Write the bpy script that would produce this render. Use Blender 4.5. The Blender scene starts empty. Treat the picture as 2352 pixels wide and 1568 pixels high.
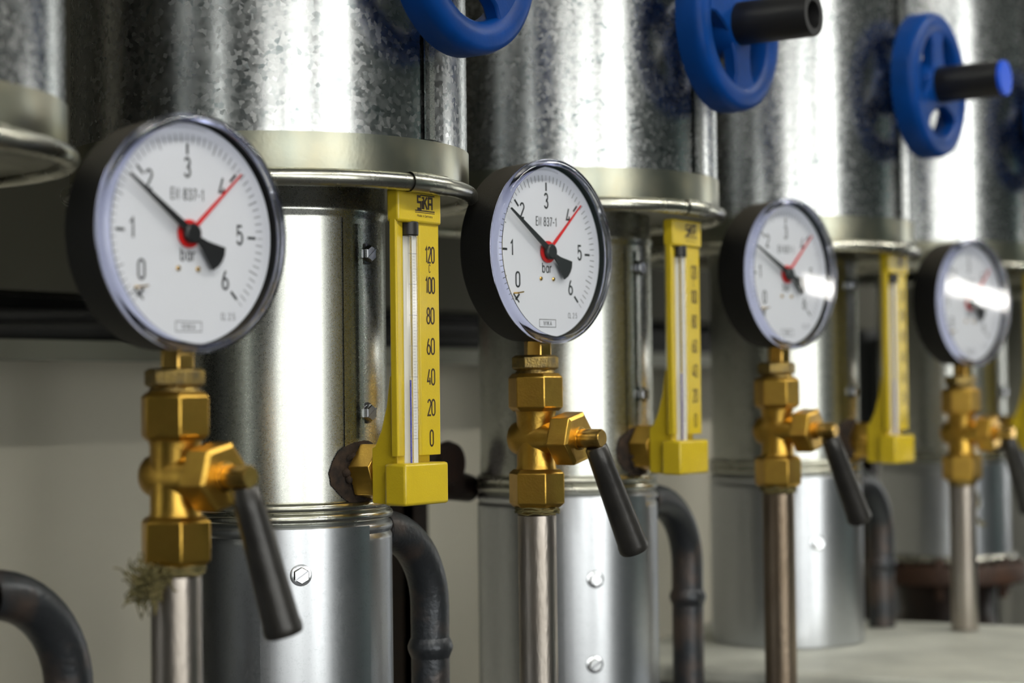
import bpy, bmesh, math, random
from mathutils import Vector, Matrix
random.seed(7)
PI = math.pi
scene = bpy.context.scene
COL = scene.collection

# ------------------------------------------------------------------ camera
CAMZ = 1.40                                   # camera height above the floor
AZ, PITCH, ROLL = math.radians(34.3), math.radians(1.55), 0.012
F_PX = 4500.0
fwd = Vector((math.cos(AZ) * math.cos(PITCH), math.sin(AZ) * math.cos(PITCH), math.sin(PITCH)))
right = Vector((math.sin(AZ), -math.cos(AZ), 0.0))
up = right.cross(fwd)
r2 = right * math.cos(ROLL) - up * math.sin(ROLL)
u2 = right * math.sin(ROLL) + up * math.cos(ROLL)
cam = bpy.data.cameras.new('camera')
cam.sensor_width = 36.0
cam.lens = F_PX * 36.0 / 2352.0
cam.clip_start = 0.02
cam.dof.use_dof = True
cam.dof.focus_distance = 1.00
cam.dof.aperture_fstop = 6.2
camo = bpy.data.objects.new('camera', cam)
m = Matrix((r2, u2, -fwd)).transposed().to_4x4()
m.translation = Vector((0, 0, CAMZ))
camo.matrix_world = m
COL.objects.link(camo)
scene.camera = camo

# ------------------------------------------------------------------ world, exposure
w = bpy.data.worlds.new('world'); scene.world = w; w.use_nodes = True
w.node_tree.nodes['Background'].inputs[0].default_value = (0.60, 0.70, 0.75, 1)
w.node_tree.nodes['Background'].inputs[1].default_value = 0.02
vs = scene.view_settings
vs.view_transform = 'Standard'; vs.look = 'None'; vs.exposure = 0.08; vs.gamma = 1.0
vs.use_curve_mapping = False

# ------------------------------------------------------------------ materials
def srgb(r, g, b):
    f = lambda c: (c / 255 / 12.92) if c / 255 <= 0.04045 else ((c / 255 + 0.055) / 1.055) ** 2.4
    return (f(r), f(g), f(b), 1)

def pmat(name, col, metal=0.0, rough=0.5, var=None, vscale=60.0, bump=0.0, bscale=400.0, rvar=0.0,
         coat=0.0, stretch=(1, 1, 1), thr=(0.35, 0.65), spec=None, detail=4.0):
    """principled material; var = second colour mixed in by noise, bump = fine noise bump strength"""
    mt = bpy.data.materials.new(name); mt.use_nodes = True
    nt = mt.node_tree; N = nt.nodes; L = nt.links
    b = N['Principled BSDF']
    b.inputs['Base Color'].default_value = col
    b.inputs['Metallic'].default_value = metal
    b.inputs['Roughness'].default_value = rough
    if coat: b.inputs['Coat Weight'].default_value = coat; b.inputs['Coat Roughness'].default_value = 0.1
    if spec is not None: b.inputs['Specular IOR Level'].default_value = spec
    tc = N.new('ShaderNodeTexCoord'); mp = N.new('ShaderNodeMapping')
    mp.inputs['Scale'].default_value = stretch
    L.new(tc.outputs['Object'], mp.inputs['Vector'])
    if var or rvar:
        n = N.new('ShaderNodeTexNoise'); n.inputs['Scale'].default_value = vscale; n.inputs['Detail'].default_value = detail
        L.new(mp.outputs[0], n.inputs['Vector'])
        r = N.new('ShaderNodeMapRange'); r.inputs[1].default_value, r.inputs[2].default_value = thr
        L.new(n.outputs['Fac'], r.inputs[0])
        if var:
            mx = N.new('ShaderNodeMix'); mx.data_type = 'RGBA'
            mx.inputs[6].default_value = col; mx.inputs[7].default_value = var
            L.new(r.outputs[0], mx.inputs[0]); L.new(mx.outputs[2], b.inputs['Base Color'])
        if rvar:
            r2_ = N.new('ShaderNodeMapRange'); r2_.inputs[3].default_value = rough; r2_.inputs[4].default_value = rough + rvar
            L.new(r.outputs[0], r2_.inputs[0]); L.new(r2_.outputs[0], b.inputs['Roughness'])
    if bump:
        n2 = N.new('ShaderNodeTexNoise'); n2.inputs['Scale'].default_value = bscale; n2.inputs['Detail'].default_value = 3
        L.new(mp.outputs[0], n2.inputs['Vector'])
        bp = N.new('ShaderNodeBump'); bp.inputs['Strength'].default_value = bump; bp.inputs['Distance'].default_value = 0.001
        L.new(n2.outputs['Fac'], bp.inputs['Height']); L.new(bp.outputs[0], b.inputs['Normal'])
    return mt

def galvanised(name, c0, c1, scale, rough0, rough1, bump, patch=0.35):
    mt = bpy.data.materials.new(name); mt.use_nodes = True
    nt = mt.node_tree; N = nt.nodes; L = nt.links
    b = N['Principled BSDF']; b.inputs['Metallic'].default_value = 1.0
    tc = N.new('ShaderNodeTexCoord')
    wn = N.new('ShaderNodeTexNoise'); wn.inputs['Scale'].default_value = scale * 0.8; wn.inputs['Detail'].default_value = 2
    L.new(tc.outputs['Object'], wn.inputs['Vector'])
    ad = N.new('ShaderNodeVectorMath'); ad.operation = 'MULTIPLY_ADD'
    ad.inputs[1].default_value = (0.7 / scale,) * 3
    L.new(wn.outputs['Color'], ad.inputs[0]); L.new(tc.outputs['Object'], ad.inputs[2])
    v = N.new('ShaderNodeTexVoronoi'); v.inputs['Scale'].default_value = scale
    L.new(ad.outputs[0], v.inputs['Vector'])
    sp = N.new('ShaderNodeSeparateColor'); L.new(v.outputs['Color'], sp.inputs[0])
    # sparse darker spangles
    st = N.new('ShaderNodeMapRange'); st.inputs[1].default_value = 0.55; st.inputs[2].default_value = 1.0
    L.new(sp.outputs[0], st.inputs[0])
    n = N.new('ShaderNodeTexNoise'); n.inputs['Scale'].default_value = scale * 0.13; n.inputs['Detail'].default_value = 5
    L.new(tc.outputs['Object'], n.inputs['Vector'])
    pr = N.new('ShaderNodeMapRange'); pr.inputs[1].default_value = 0.35; pr.inputs[2].default_value = 0.65
    L.new(n.outputs['Fac'], pr.inputs[0])
    mul = N.new('ShaderNodeMath'); mul.operation = 'MULTIPLY'; L.new(st.outputs[0], mul.inputs[0]); L.new(pr.outputs[0], mul.inputs[1])
    mx = N.new('ShaderNodeMix'); mx.data_type = 'RGBA'; mx.inputs[6].default_value = c0; mx.inputs[7].default_value = c1
    L.new(mul.outputs[0], mx.inputs[0]); L.new(mx.outputs[2], b.inputs['Base Color'])
    rr = N.new('ShaderNodeMapRange'); rr.inputs[3].default_value = rough0; rr.inputs[4].default_value = rough1
    L.new(sp.outputs[1], rr.inputs[0]); L.new(rr.outputs[0], b.inputs['Roughness'])
    bp = N.new('ShaderNodeBump'); bp.inputs['Strength'].default_value = bump; bp.inputs['Distance'].default_value = 0.07 / scale
    hn = N.new('ShaderNodeMath'); hn.operation = 'ADD'
    hn.inputs[0].default_value = 0.0
    if scale < 600: L.new(sp.outputs[2], hn.inputs[0])
    L.new(wn.outputs['Fac'], hn.inputs[1])
    L.new(hn.outputs[0], bp.inputs['Height']); L.new(bp.outputs[0], b.inputs['Normal'])
    return mt

def clear_plastic(name, tint, refl):
    """thin clear sheet: lets light straight through, reflects by its angle"""
    mt = bpy.data.materials.new(name); mt.use_nodes = True
    nt = mt.node_tree; N = nt.nodes; L = nt.links
    N.remove(N['Principled BSDF'])
    t = N.new('ShaderNodeBsdfTransparent'); t.inputs[0].default_value = tint
    g = N.new('ShaderNodeBsdfGlossy'); g.inputs['Roughness'].default_value = 0.015; g.inputs[0].default_value = (1, 1, 1, 1)
    fr = N.new('ShaderNodeFresnel'); fr.inputs[0].default_value = refl
    mx = N.new('ShaderNodeMixShader')
    ge = N.new('ShaderNodeNewGeometry'); iv = N.new('ShaderNodeMath'); iv.operation = 'SUBTRACT'; iv.inputs[0].default_value = 1.0
    ml = N.new('ShaderNodeMath'); ml.operation = 'MULTIPLY'
    L.new(ge.outputs['Backfacing'], iv.inputs[1]); L.new(iv.outputs[0], ml.inputs[0]); L.new(fr.outputs[0], ml.inputs[1])
    L.new(ml.outputs[0], mx.inputs[0]); L.new(t.outputs[0], mx.inputs[1]); L.new(g.outputs[0], mx.inputs[2])
    L.new(mx.outputs[0], N['Material Output'].inputs[0])
    return mt

def glass(name, tint, ior=1.45, rough=0.0):
    mt = bpy.data.materials.new(name); mt.use_nodes = True
    b = mt.node_tree.nodes['Principled BSDF']
    b.inputs['Base Color'].default_value = tint; b.inputs['Transmission Weight'].default_value = 1.0
    b.inputs['IOR'].default_value = ior; b.inputs['Roughness'].default_value = rough
    return mt

def emit(name, col, s):
    mt = bpy.data.materials.new(name); mt.use_nodes = True
    nt = mt.node_tree; nt.nodes.remove(nt.nodes['Principled BSDF'])
    e = nt.nodes.new('ShaderNodeEmission'); e.inputs[0].default_value = col; e.inputs[1].default_value = s
    nt.links.new(e.outputs[0], nt.nodes['Material Output'].inputs[0])
    return mt

M = {}
M['spangle'] = galvanised('galvanised_spangle', (0.54, 0.55, 0.55, 1), (0.27, 0.305, 0.31, 1), 430, 0.18, 0.30, 0.08)
M['sheet'] = galvanised('galvanised_sheet', (0.54, 0.555, 0.52, 1), (0.47, 0.485, 0.455, 1), 1900, 0.26, 0.31, 0.007)
M['sheet_dull'] = galvanised('galvanised_lower_sheet', (0.54, 0.56, 0.59, 1), (0.46, 0.485, 0.51, 1), 1500, 0.28, 0.34, 0.010)
M['band'] = pmat('aluminium_tape', (0.31, 0.325, 0.27, 1), 1.0, 0.30, (0.42, 0.40, 0.30, 1), 45, 0.05, 500, 0.06)
M['lip'] = pmat('rolled_lip_steel', (0.62, 0.62, 0.55, 1), 1.0, 0.24, (0.46, 0.46, 0.39, 1), 40, 0.1, 300, 0.08)
M['plate'] = pmat('dusty_galvanised_plate', (0.74, 0.75, 0.67, 1), 0.2, 0.55, (0.55, 0.56, 0.50, 1), 14, 0.1, 200)
M['zinc'] = pmat('zinc_screw', (0.75, 0.77, 0.80, 1), 1.0, 0.22)
M['dark_zinc'] = pmat('dark_screw', (0.30, 0.31, 0.33, 1), 1.0, 0.25)
M['brass'] = pmat('brass', (0.72, 0.45, 0.085, 1), 1.0, 0.30, (0.55, 0.33, 0.065, 1), 55, 0.12, 900, 0.08)
M['brass_bright'] = pmat('polished_brass', (0.84, 0.55, 0.16, 1), 1.0, 0.27, (0.62, 0.38, 0.09, 1), 120)
M['brass_dirty'] = pmat('tarnished_brass', (0.42, 0.29, 0.08, 1), 1.0, 0.42, (0.20, 0.15, 0.07, 1), 160, 0.4, 900)
M['steel'] = pmat('mill_steel_pipe', (0.46, 0.42, 0.38, 1), 1.0, 0.30, (0.32, 0.28, 0.24, 1), 30, 0.15, 500, 0.12, stretch=(1, 1, .35))
M['steel_rusty'] = pmat('rust_tinted_steel_pipe', (0.27, 0.215, 0.16, 1), 0.95, 0.30, (0.17, 0.125, 0.085, 1), 30, 0.2, 500, 0.12, stretch=(1, 1, .35))
M['black_iron'] = pmat('black_iron_pipe', (0.045, 0.049, 0.055, 1), 0.6, 0.36, (0.20, 0.13, 0.09, 1), 22, 0.35, 350, 0.2, thr=(0.52, 0.80))
M['rust'] = pmat('rusty_cast_iron', (0.035, 0.016, 0.009, 1), 0.2, 0.6, (0.06, 0.026, 0.012, 1), 40, 0.4, 200)
M['dark_iron'] = pmat('dark_iron', (0.018, 0.012, 0.010, 1), 0.3, 0.45, (0.03, 0.016, 0.011, 1), 60, 0.3, 200)
M['case'] = pmat('black_gauge_case', (0.010, 0.010, 0.010, 1), 0.0, 0.6, None, 50, 0.35, 2500, spec=0.35)
def dusty(mt, col, lo, hi):
    nt = mt.node_tree; N = nt.nodes; L = nt.links; b = N['Principled BSDF']
    tc = N.new('ShaderNodeTexCoord'); sx = N.new('ShaderNodeSeparateXYZ'); L.new(tc.outputs['Normal'], sx.inputs[0])
    r = N.new('ShaderNodeMapRange'); r.inputs[1].default_value = lo; r.inputs[2].default_value = hi; L.new(sx.outputs[2], r.inputs[0])
    mx = N.new('ShaderNodeMix'); mx.data_type = 'RGBA'; mx.inputs[6].default_value = b.inputs['Base Color'].default_value; mx.inputs[7].default_value = col
    L.new(r.outputs[0], mx.inputs[0]); L.new(mx.outputs[2], b.inputs['Base Color'])
dusty(M['case'], (0.085, 0.072, 0.052, 1), 0.35, 1.1)
M['lever'] = pmat('black_lever_sleeve', (0.018, 0.017, 0.016, 1), 0.0, 0.33, (0.03, 0.028, 0.025, 1), 60, 0.12, 300)
M['blackp'] = pmat('black_plastic', (0.010, 0.010, 0.011, 1), 0.0, 0.42)
M['white'] = pmat('dial_white', (0.71, 0.735, 0.775, 1), 0.0, 0.45)
M['print'] = pmat('black_print', (0.008, 0.010, 0.012, 1), 0.0, 0.5)
M['grey_print'] = pmat('grey_print', (0.10, 0.11, 0.12, 1), 0.0, 0.5)
M['pointer'] = pmat('black_pointer', (0.012, 0.013, 0.014, 1), 0.0, 0.35)
M['red'] = pmat('red_marker', (0.70, 0.012, 0.012, 1), 0.0, 0.35)
M['window'] = clear_plastic('clear_gauge_window', (0.97, 0.97, 0.985, 1), 1.42)
M['rim'] = glass('violet_tinted_clear_rim', (0.72, 0.75, 0.96, 1), 1.46, 0.0)
M['yellow'] = pmat('yellow_lacquer', (0.66, 0.49, 0.018, 1), 0.0, 0.34, (0.62, 0.455, 0.016, 1), 60, 0.12, 1200, coat=0.25)
M['tube'] = pmat('milk_glass', (0.80, 0.80, 0.76, 1), 0.0, 0.12, coat=0.6)
M['tube_glass'] = clear_plastic('thermometer_glass', (0.98, 0.98, 0.98, 1), 1.45)
M['brown_print'] = pmat('brown_black_print', (0.035, 0.018, 0.008, 1), 0.0, 0.5)
M['blue_liquid'] = pmat('blue_liquid', (0.02, 0.03, 0.42, 1), 0.0, 0.2)
M['blue'] = pmat('blue_handwheel_paint', (0.001, 0.050, 0.26, 1), 0.0, 0.42, (0.001, 0.040, 0.20, 1), 40, 0.1, 300, spec=0.15)
M['blue_cap'] = pmat('bright_blue_cap', (0.004, 0.09, 0.72, 1), 0.0, 0.4)
M['hemp'] = pmat('hemp_fibre', (0.22, 0.18, 0.07, 1), 0.0, 0.8, (0.10, 0.09, 0.03, 1), 200)
M['hole'] = pmat('char_and_hole_shade', (0.008, 0.005, 0.004, 1), 0.0, 0.85, (0.045, 0.026, 0.014, 1), 180, 1.0, 300)
M['wall'] = pmat('painted_wall', (0.84, 0.80, 0.67, 1), 0.0, 0.85, (0.80, 0.76, 0.63, 1), 4, 0.2, 150)
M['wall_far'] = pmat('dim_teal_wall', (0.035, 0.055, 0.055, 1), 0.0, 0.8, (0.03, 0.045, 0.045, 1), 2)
M['floor'] = pmat('grey_screed', (0.035, 0.035, 0.04, 1), 0.0, 0.5, (0.028, 0.028, 0.03, 1), 3)
M['ceiling'] = pmat('ceiling_paint', (0.14, 0.15, 0.15, 1), 0.0, 0.9)
M['reflector_teal'] = pmat('teal_reflector_paint', (0.20, 0.40, 0.40, 1), 0.0, 0.6)
M['frame'] = pmat('window_frame_paint', (0.10, 0.13, 0.13, 1), 0.0, 0.5)
M['tray'] = pmat('dark_tray', (0.016, 0.015, 0.014, 1), 0.3, 0.55)
M['tray_lip'] = pmat('dull_tray_lip', (0.30, 0.30, 0.25, 1), 0.5, 0.5)
M['panel'] = pmat('olive_shaded_wall', (0.085, 0.082, 0.060, 1), 0.0, 0.7)  # jacket shade on the upper wall, put into the colour
M['under'] = pmat('dark_underside_sheet', (0.24, 0.24, 0.20, 1), 1.0, 0.35, (0.16, 0.16, 0.13, 1), 30, 0.1, 200)
M['cabinet'] = pmat('dark_cabinet_paint', (0.020, 0.022, 0.021, 1), 0.0, 0.55)
M['cable'] = pmat('black_cable', (0.012, 0.012, 0.012, 1), 0.0, 0.5)
M['cable_red'] = pmat('red_cable', (0.32, 0.01, 0.01, 1), 0.0, 0.5)
M['yellow_tag'] = pmat('dull_yellow_fitting', (0.30, 0.19, 0.02, 1), 0.3, 0.4)
M['sky_pane'] = emit('daylit_window_pane', (1.0, 1.0, 0.955, 1), 5.6)
M['lamp_tube'] = emit('fluorescent_tube', (1.0, 0.97, 0.88, 1), 95.0)
M['lamp_glow'] = emit('wall_light_diffuser', (1.0, 0.98, 0.92, 1), 30.0)
M['lamp_body'] = pmat('lamp_body', (0.6, 0.6, 0.6, 1), 0.0, 0.5)

# ------------------------------------------------------------------ mesh builder
class MB:
    def __init__(s): s.v = []; s.f = []; s.mi = []; s.mats = []
    def mat(s, m):
        if m not in s.mats: s.mats.append(m)
        return s.mats.index(m)
    def add(s, vs_, fs, m, X=None):
        o = len(s.v); k = s.mat(m)
        for p in vs_:
            p = Vector(p)
            s.v.append(X @ p if X is not None else p)
        for f in fs: s.f.append(tuple(i + o for i in f)); s.mi.append(k)
    def lathe(s, prof, m, n=48, X=None, caps=True, a0=0.0, arc=None, closed=False):
        """prof = [(r, z)...] turned about z"""
        vs_ = []; fs = []; full = arc is None
        cols = n if full else n + 1
        for k in range(cols):
            a = a0 + (2 * PI if full else arc) * k / n
            for (r, z) in prof: vs_.append((r * math.cos(a), r * math.sin(a), z))
        P = len(prof)
        rng = P if closed else P - 1
        for k in range(n):
            k2 = (k + 1) % cols
            for j in range(rng):
                j2 = (j + 1) % P
                fs.append((k * P + j, k2 * P + j, k2 * P + j2, k * P + j2))
        if caps and full and not closed:
            if prof[0][0] > 1e-6: fs.append(tuple(k * P for k in range(cols))[::-1])
            if prof[-1][0] > 1e-6: fs.append(tuple(k * P + P - 1 for k in range(cols)))
        s.add(vs_, fs, m, X)
    def box(s, lo, hi, m, X=None):
        x0, y0, z0 = lo; x1, y1, z1 = hi
        vs_ = [(x0, y0, z0), (x1, y0, z0), (x1, y1, z0), (x0, y1, z0), (x0, y0, z1), (x1, y0, z1), (x1, y1, z1), (x0, y1, z1)]
        s.add(vs_, [(0, 3, 2, 1), (4, 5, 6, 7), (0, 1, 5, 4), (1, 2, 6, 5), (2, 3, 7, 6), (3, 0, 4, 7)], m, X)
    def prism(s, poly, t0, t1, m, X=None):
        """poly in (x, y); extruded along z"""
        n = len(poly)
        vs_ = [(x, y, t0) for x, y in poly] + [(x, y, t1) for x, y in poly]
        fs = [tuple(range(n))[::-1], tuple(range(n, 2 * n))] + [(i, (i + 1) % n, n + (i + 1) % n, n + i) for i in range(n)]
        s.add(vs_, fs, m, X)
    def tube(s, pts, r, m, n=20, cap=True, X=None):
        pts = [Vector(p) for p in pts]; rs = r if isinstance(r, (list, tuple)) else [r] * len(pts)
        T = [(pts[min(i + 1, len(pts) - 1)] - pts[max(i - 1, 0)]).normalized() for i in range(len(pts))]
        nrm = T[0].orthogonal().normalized(); vs_ = []; fs = []
        for i, p in enumerate(pts):
            nrm = (nrm - T[i] * nrm.dot(T[i])).normalized(); b = T[i].cross(nrm)
            for k in range(n):
                a = 2 * PI * k / n
                vs_.append(p + (nrm * math.cos(a) + b * math.sin(a)) * rs[i])
        for i in range(len(pts) - 1):
            for k in range(n):
                k2 = (k + 1) % n
                fs.append((i * n + k, i * n + k2, (i + 1) * n + k2, (i + 1) * n + k))
        if cap:
            fs.append(tuple(range(n))[::-1]); fs.append(tuple(range((len(pts) - 1) * n, len(pts) * n)))
        s.add(vs_, fs, m, X)
    def stroke(s, pts, hw, m, X=None, closed=False):
        """flat mitred ribbon in the xy plane"""
        P = [Vector((p[0], p[1])) for p in pts]; n = len(P); vs_ = []; fs = []
        for i in range(n):
            a = P[(i - 1) % n] if (closed or i > 0) else None
            b = P[(i + 1) % n] if (closed or i < n - 1) else None
            d1 = (P[i] - a).normalized() if a is not None else None
            d2 = (b - P[i]).normalized() if b is not None else None
            if d1 is None: d1 = d2
            if d2 is None: d2 = d1
            t = (d1 + d2)
            t = t.normalized() if t.length > 1e-6 else d1
            nn = Vector((-t.y, t.x)); n1 = Vector((-d1.y, d1.x))
            k = 1 / max(0.45, nn.dot(n1))
            ex = Vector((0, 0))
            vs_.append((P[i].x + nn.x * hw * k, P[i].y + nn.y * hw * k, 0)); vs_.append((P[i].x - nn.x * hw * k, P[i].y - nn.y * hw * k, 0))
        for i in range(n if closed else n - 1):
            j = (i + 1) % n
            fs.append((2 * i, 2 * i + 1, 2 * j + 1, 2 * j))
        s.add(vs_, fs, m, X)
    def build(s, name, parent=None, smooth=35, bevel=0.0, seg=2, keep=False):
        me = bpy.data.meshes.new(name); me.from_pydata([tuple(v) for v in s.v], [], s.f); me.update()
        if not keep:
            bm_ = bmesh.new(); bm_.from_mesh(me); bmesh.ops.recalc_face_normals(bm_, faces=bm_.faces); bm_.to_mesh(me); bm_.free()
        for m in s.mats: me.materials.append(M[m])
        me.polygons.foreach_set('material_index', s.mi)
        if smooth:
            me.polygons.foreach_set('use_smooth', [True] * len(s.f))
            me.set_sharp_from_angle(angle=math.radians(smooth))
        me.validate()
        o = bpy.data.objects.new(name, me); COL.objects.link(o)
        if parent: o.parent = parent
        if bevel:
            b = o.modifiers.new('bevel', 'BEVEL'); b.width = bevel; b.segments = seg; b.limit_method = 'ANGLE'
            b.angle_limit = math.radians(40); b.harden_normals = False
        return o

def thing(name, label, cat, loc, rz=0.0, group=None):
    o = bpy.data.objects.new(name, None); COL.objects.link(o); o.empty_display_size = 0.02
    o.location = loc; o.rotation_euler = (0, 0, rz)
    return tag(o, label, cat, group)
def tag(o, label, cat, group=None):
    o['label'] = label; o['category'] = cat; o['kind'] = 'thing'
    if group: o['group'] = group
    return o
def struct(o, label=None):
    o['kind'] = 'structure'
    if label: o['label'] = label
    return o
def copy_tree(o, parent=None):
    c = o.copy(); COL.objects.link(c)
    if parent: c.parent = parent
    for ch in [x for x in CHILD.get(o.name, [])]: copy_tree_child(ch, c)
    return c
def kids(o): return [x for x in bpy.data.objects if x.parent == o]
def dup(root, loc, rz, label):
    r = root.copy(); COL.objects.link(r); r.location = loc; r.rotation_euler = (root.rotation_euler[0], root.rotation_euler[1], rz); r['label'] = label
    for ch in kids(root):
        c = ch.copy(); COL.objects.link(c); c.parent = r
        for g in kids(ch):
            d = g.copy(); COL.objects.link(d); d.parent = c
    return r

def arc(cx, cy, rx, ry, a0, a1, n=10):
    return [(cx + rx * math.cos(math.radians(a0 + (a1 - a0) * i / n)), cy + ry * math.sin(math.radians(a0 + (a1 - a0) * i / n))) for i in range(n + 1)]
def ell(cx, cy, rx, ry, n=18): return arc(cx, cy, rx, ry, 0, 360 - 360 / n, n - 1)
# stroke alphabet: glyph -> (advance, [(points, closed)...]) in a cell one unit high
G = {
 '0': (.62, [(arc(.23, .77, .23, .23, 0, 180) + arc(.23, .23, .23, .23, 180, 360), True)]),
 '1': (.45, [([(.02, .78), (.22, 1), (.22, 0)], False)]),
 '2': (.60, [(arc(.23, .76, .22, .24, 170, -25) + [(0, 0), (.46, 0)], False)]),
 '3': (.60, [(arc(.22, .76, .20, .24, 160, -90, 12) + arc(.22, .26, .22, .26, 90, -160, 12), False)]),
 '4': (.62, [([(.30, 1), (.0, .22), (.48, .22)], False), ([(.36, .46), (.36, 0)], False)]),
 '5': (.60, [([(.42, 1), (.05, 1), (.03, .52)] + arc(.21, .33, .23, .33, 125, -155, 12), False)]),
 '6': (.62, [(ell(.23, .29, .23, .29), True), ([(.03, .42), (.12, .72), (.28, 1)], False)]),
 '7': (.58, [([(0, 1), (.44, 1), (.14, 0)], False)]),
 '8': (.62, [(ell(.23, .76, .19, .24), True), (ell(.23, .27, .23, .27), True)]),
 'E': (.55, [([(.42, 1), (0, 1), (0, 0), (.42, 0)], False), ([(0, .52), (.36, .52)], False)]),
 'N': (.62, [([(0, 0), (0, 1), (.44, 0), (.44, 1)], False)]),
 'b': (.58, [([(0, 1), (0, 0)], False), (ell(.22, .34, .21, .33), True)]),
 'a': (.58, [([(.43, .68), (.43, 0)], False), (ell(.22, .34, .21, .33), True)]),
 'r': (.42, [([(0, .68), (0, 0)], False), (arc(.22, .40, .22, .27, 180, 70, 6), False)]),
 'd': (.58, [([(.43, 1), (.43, 0)], False), (ell(.22, .34, .21, .33), True)]),
 'e': (.56, [([(.02, .36), (.42, .36)] + arc(.22, .34, .21, .33, 5, 310, 12), False)]),
 'i': (.20, [([(.05, .68), (.05, 0)], False), ([(.05, .86), (.05, .97)], False)]),
 'n': (.55, [([(0, .68), (0, 0)], False), (arc(.2, .44, .2, .22, 180, 0, 8) + [(.4, 0)], False)]),
 'm': (.80, [([(0, .68), (0, 0)], False), (arc(.16, .48, .16, .18, 180, 0, 6) + [(.32, 0)], False), (arc(.48, .48, .16, .18, 180, 0, 6) + [(.64, 0)], False)]),
 'y': (.50, [([(0, .68), (.2, .05)], False), ([(.4, .68), (.12, -.25)], False)]),
 'M': (.75, [([(0, 0), (0, 1), (.28, .3), (.56, 1), (.56, 0)], False)]),
 'G': (.64, [(arc(.25, .5, .24, .5, 40, 330, 14) + [(.47, .45), (.28, .45)], False)]),
 'C': (.58, [(arc(.24, .77, .23, .23, 10, 180) + arc(.24, .23, .23, .23, 180, 350), False)]),
 'L': (.50, [([(0, 1), (0, 0), (.38, 0)], False)]),
 'l': (.22, [([(.05, 1), (.05, 0)], False)]),
 'W': (.88, [([(0, 1), (.18, 0), (.36, .9), (.54, 0), (.72, 1)], False)]),
 'I': (.24, [([(.06, 1), (.06, 0)], False)]),
 'K': (.62, [([(0, 1), (0, 0)], False), ([(.44, 1), (.02, .45)], False), ([(.14, .6), (.46, 0)], False)]),
 'A': (.66, [([(0, 0), (.26, 1), (.52, 0)], False), ([(.1, .32), (.42, .32)], False)]),
 'S': (.62, [([(.46, 1), (.06, 1), (.06, .54), (.46, .54), (.46, 0), (.0, 0)], False)]),
 'R': (.66, [([(0, 0), (0, .95), (.46, .95), (.46, 0)], False), ([(0, .45), (.46, .45)], False)]),
 '.': (.24, [([(.05, 0), (.05, .09)], False)]),
 '-': (.48, [([(.02, .45), (.36, .45)], False)]),
 ' ': (.34, []),
}
def text_width(t, sx, gap=0.0): return sum(G[c][0] + gap for c in t) * sx - (0.14 + gap) * sx
def write(mb, t, cx, cz, h, m, y, stroke=0.11, wx=1.0, gap=0.0, anchor='c'):
    """lettering on a plane facing -y, centre (cx, cz), height h"""
    sx = h * wx; W = text_width(t, sx, gap); x = cx - W / 2 if anchor == 'c' else cx
    for c in t:
        adv, gl = G[c]
        for pts, cl in gl:
            mb.stroke([(x + px * sx, cz - h / 2 + pz * h) for px, pz in pts], h * stroke / 2, m,
                      X=Matrix(((1, 0, 0, 0), (0, 0, 1, y), (0, 1, 0, 0), (0, 0, 0, 1))), closed=cl)
        x += (adv + gap) * sx
FACE = lambda y: Matrix(((1, 0, 0, 0), (0, 0, 1, y), (0, 1, 0, 0), (0, 0, 0, 1)))      # (x, y, z) -> (x, z+y0, y)
RY = Matrix.Rotation(PI / 2, 4, 'X')                # z axis -> -y axis
def H(h): return CAMZ + h                            # height relative to the lens

# ================================================================== the room
WALL_Y = 1.06
def slab(name, lo, hi, m, label=None):
    b = MB(); b.box(lo, hi, m); return struct(b.build(name, smooth=0), label)
X0, X1, Y0 = -6.0, 7.0, -3.6
slab('floor', (X0, Y0, -0.1), (X1, WALL_Y, 0.0), 'floor')
slab('ceiling', (X0, Y0, 3.0), (X1, WALL_Y, 3.1), 'ceiling')
slab('wall_back', (X0, WALL_Y, -0.1), (X1, WALL_Y + 0.1, 3.1), 'wall')
slab('wall_left', (X0 - 0.1, Y0, -0.1), (X0, WALL_Y, 3.1), 'wall_far')
slab('wall_right', (X1, Y0, -0.1), (X1 + 0.1, WALL_Y, 3.1), 'wall_far')
slab('wall_front', (X0, Y0 - 0.1, -0.1), (X1, Y0, 3.1), 'wall_far')
def window(n, xa, xb, za, zb):
    fr = MB(); t = 0.05
    y1, y0 = Y0 + 0.05, Y0
    fr.box((xa - t, y0, za - t), (xb + t, y1, za), 'frame'); fr.box((xa - t, y0, zb), (xb + t, y1, zb + t), 'frame')
    fr.box((xa - t, y0, za), (xa, y1, zb), 'frame'); fr.box((xb, y0, za), (xb + t, y1, zb), 'frame')
    xm = (xa + xb) / 2; fr.box((xm - .03, y0, za), (xm + .03, y1, zb), 'frame')
    o = struct(fr.build('window_%d' % n, smooth=0))
    p = MB(); p.box((xa, Y0 + 0.005, za), (xb, Y0 + 0.015, zb), 'sky_pane'); p.build('window_pane', o, smooth=0)
window(1, -4.6, -3.4, 0.7, 2.6)
window(2, -2.7, -1.5, 0.7, 2.6)
window(3, -0.8, 0.4, 0.7, 2.6)

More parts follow.
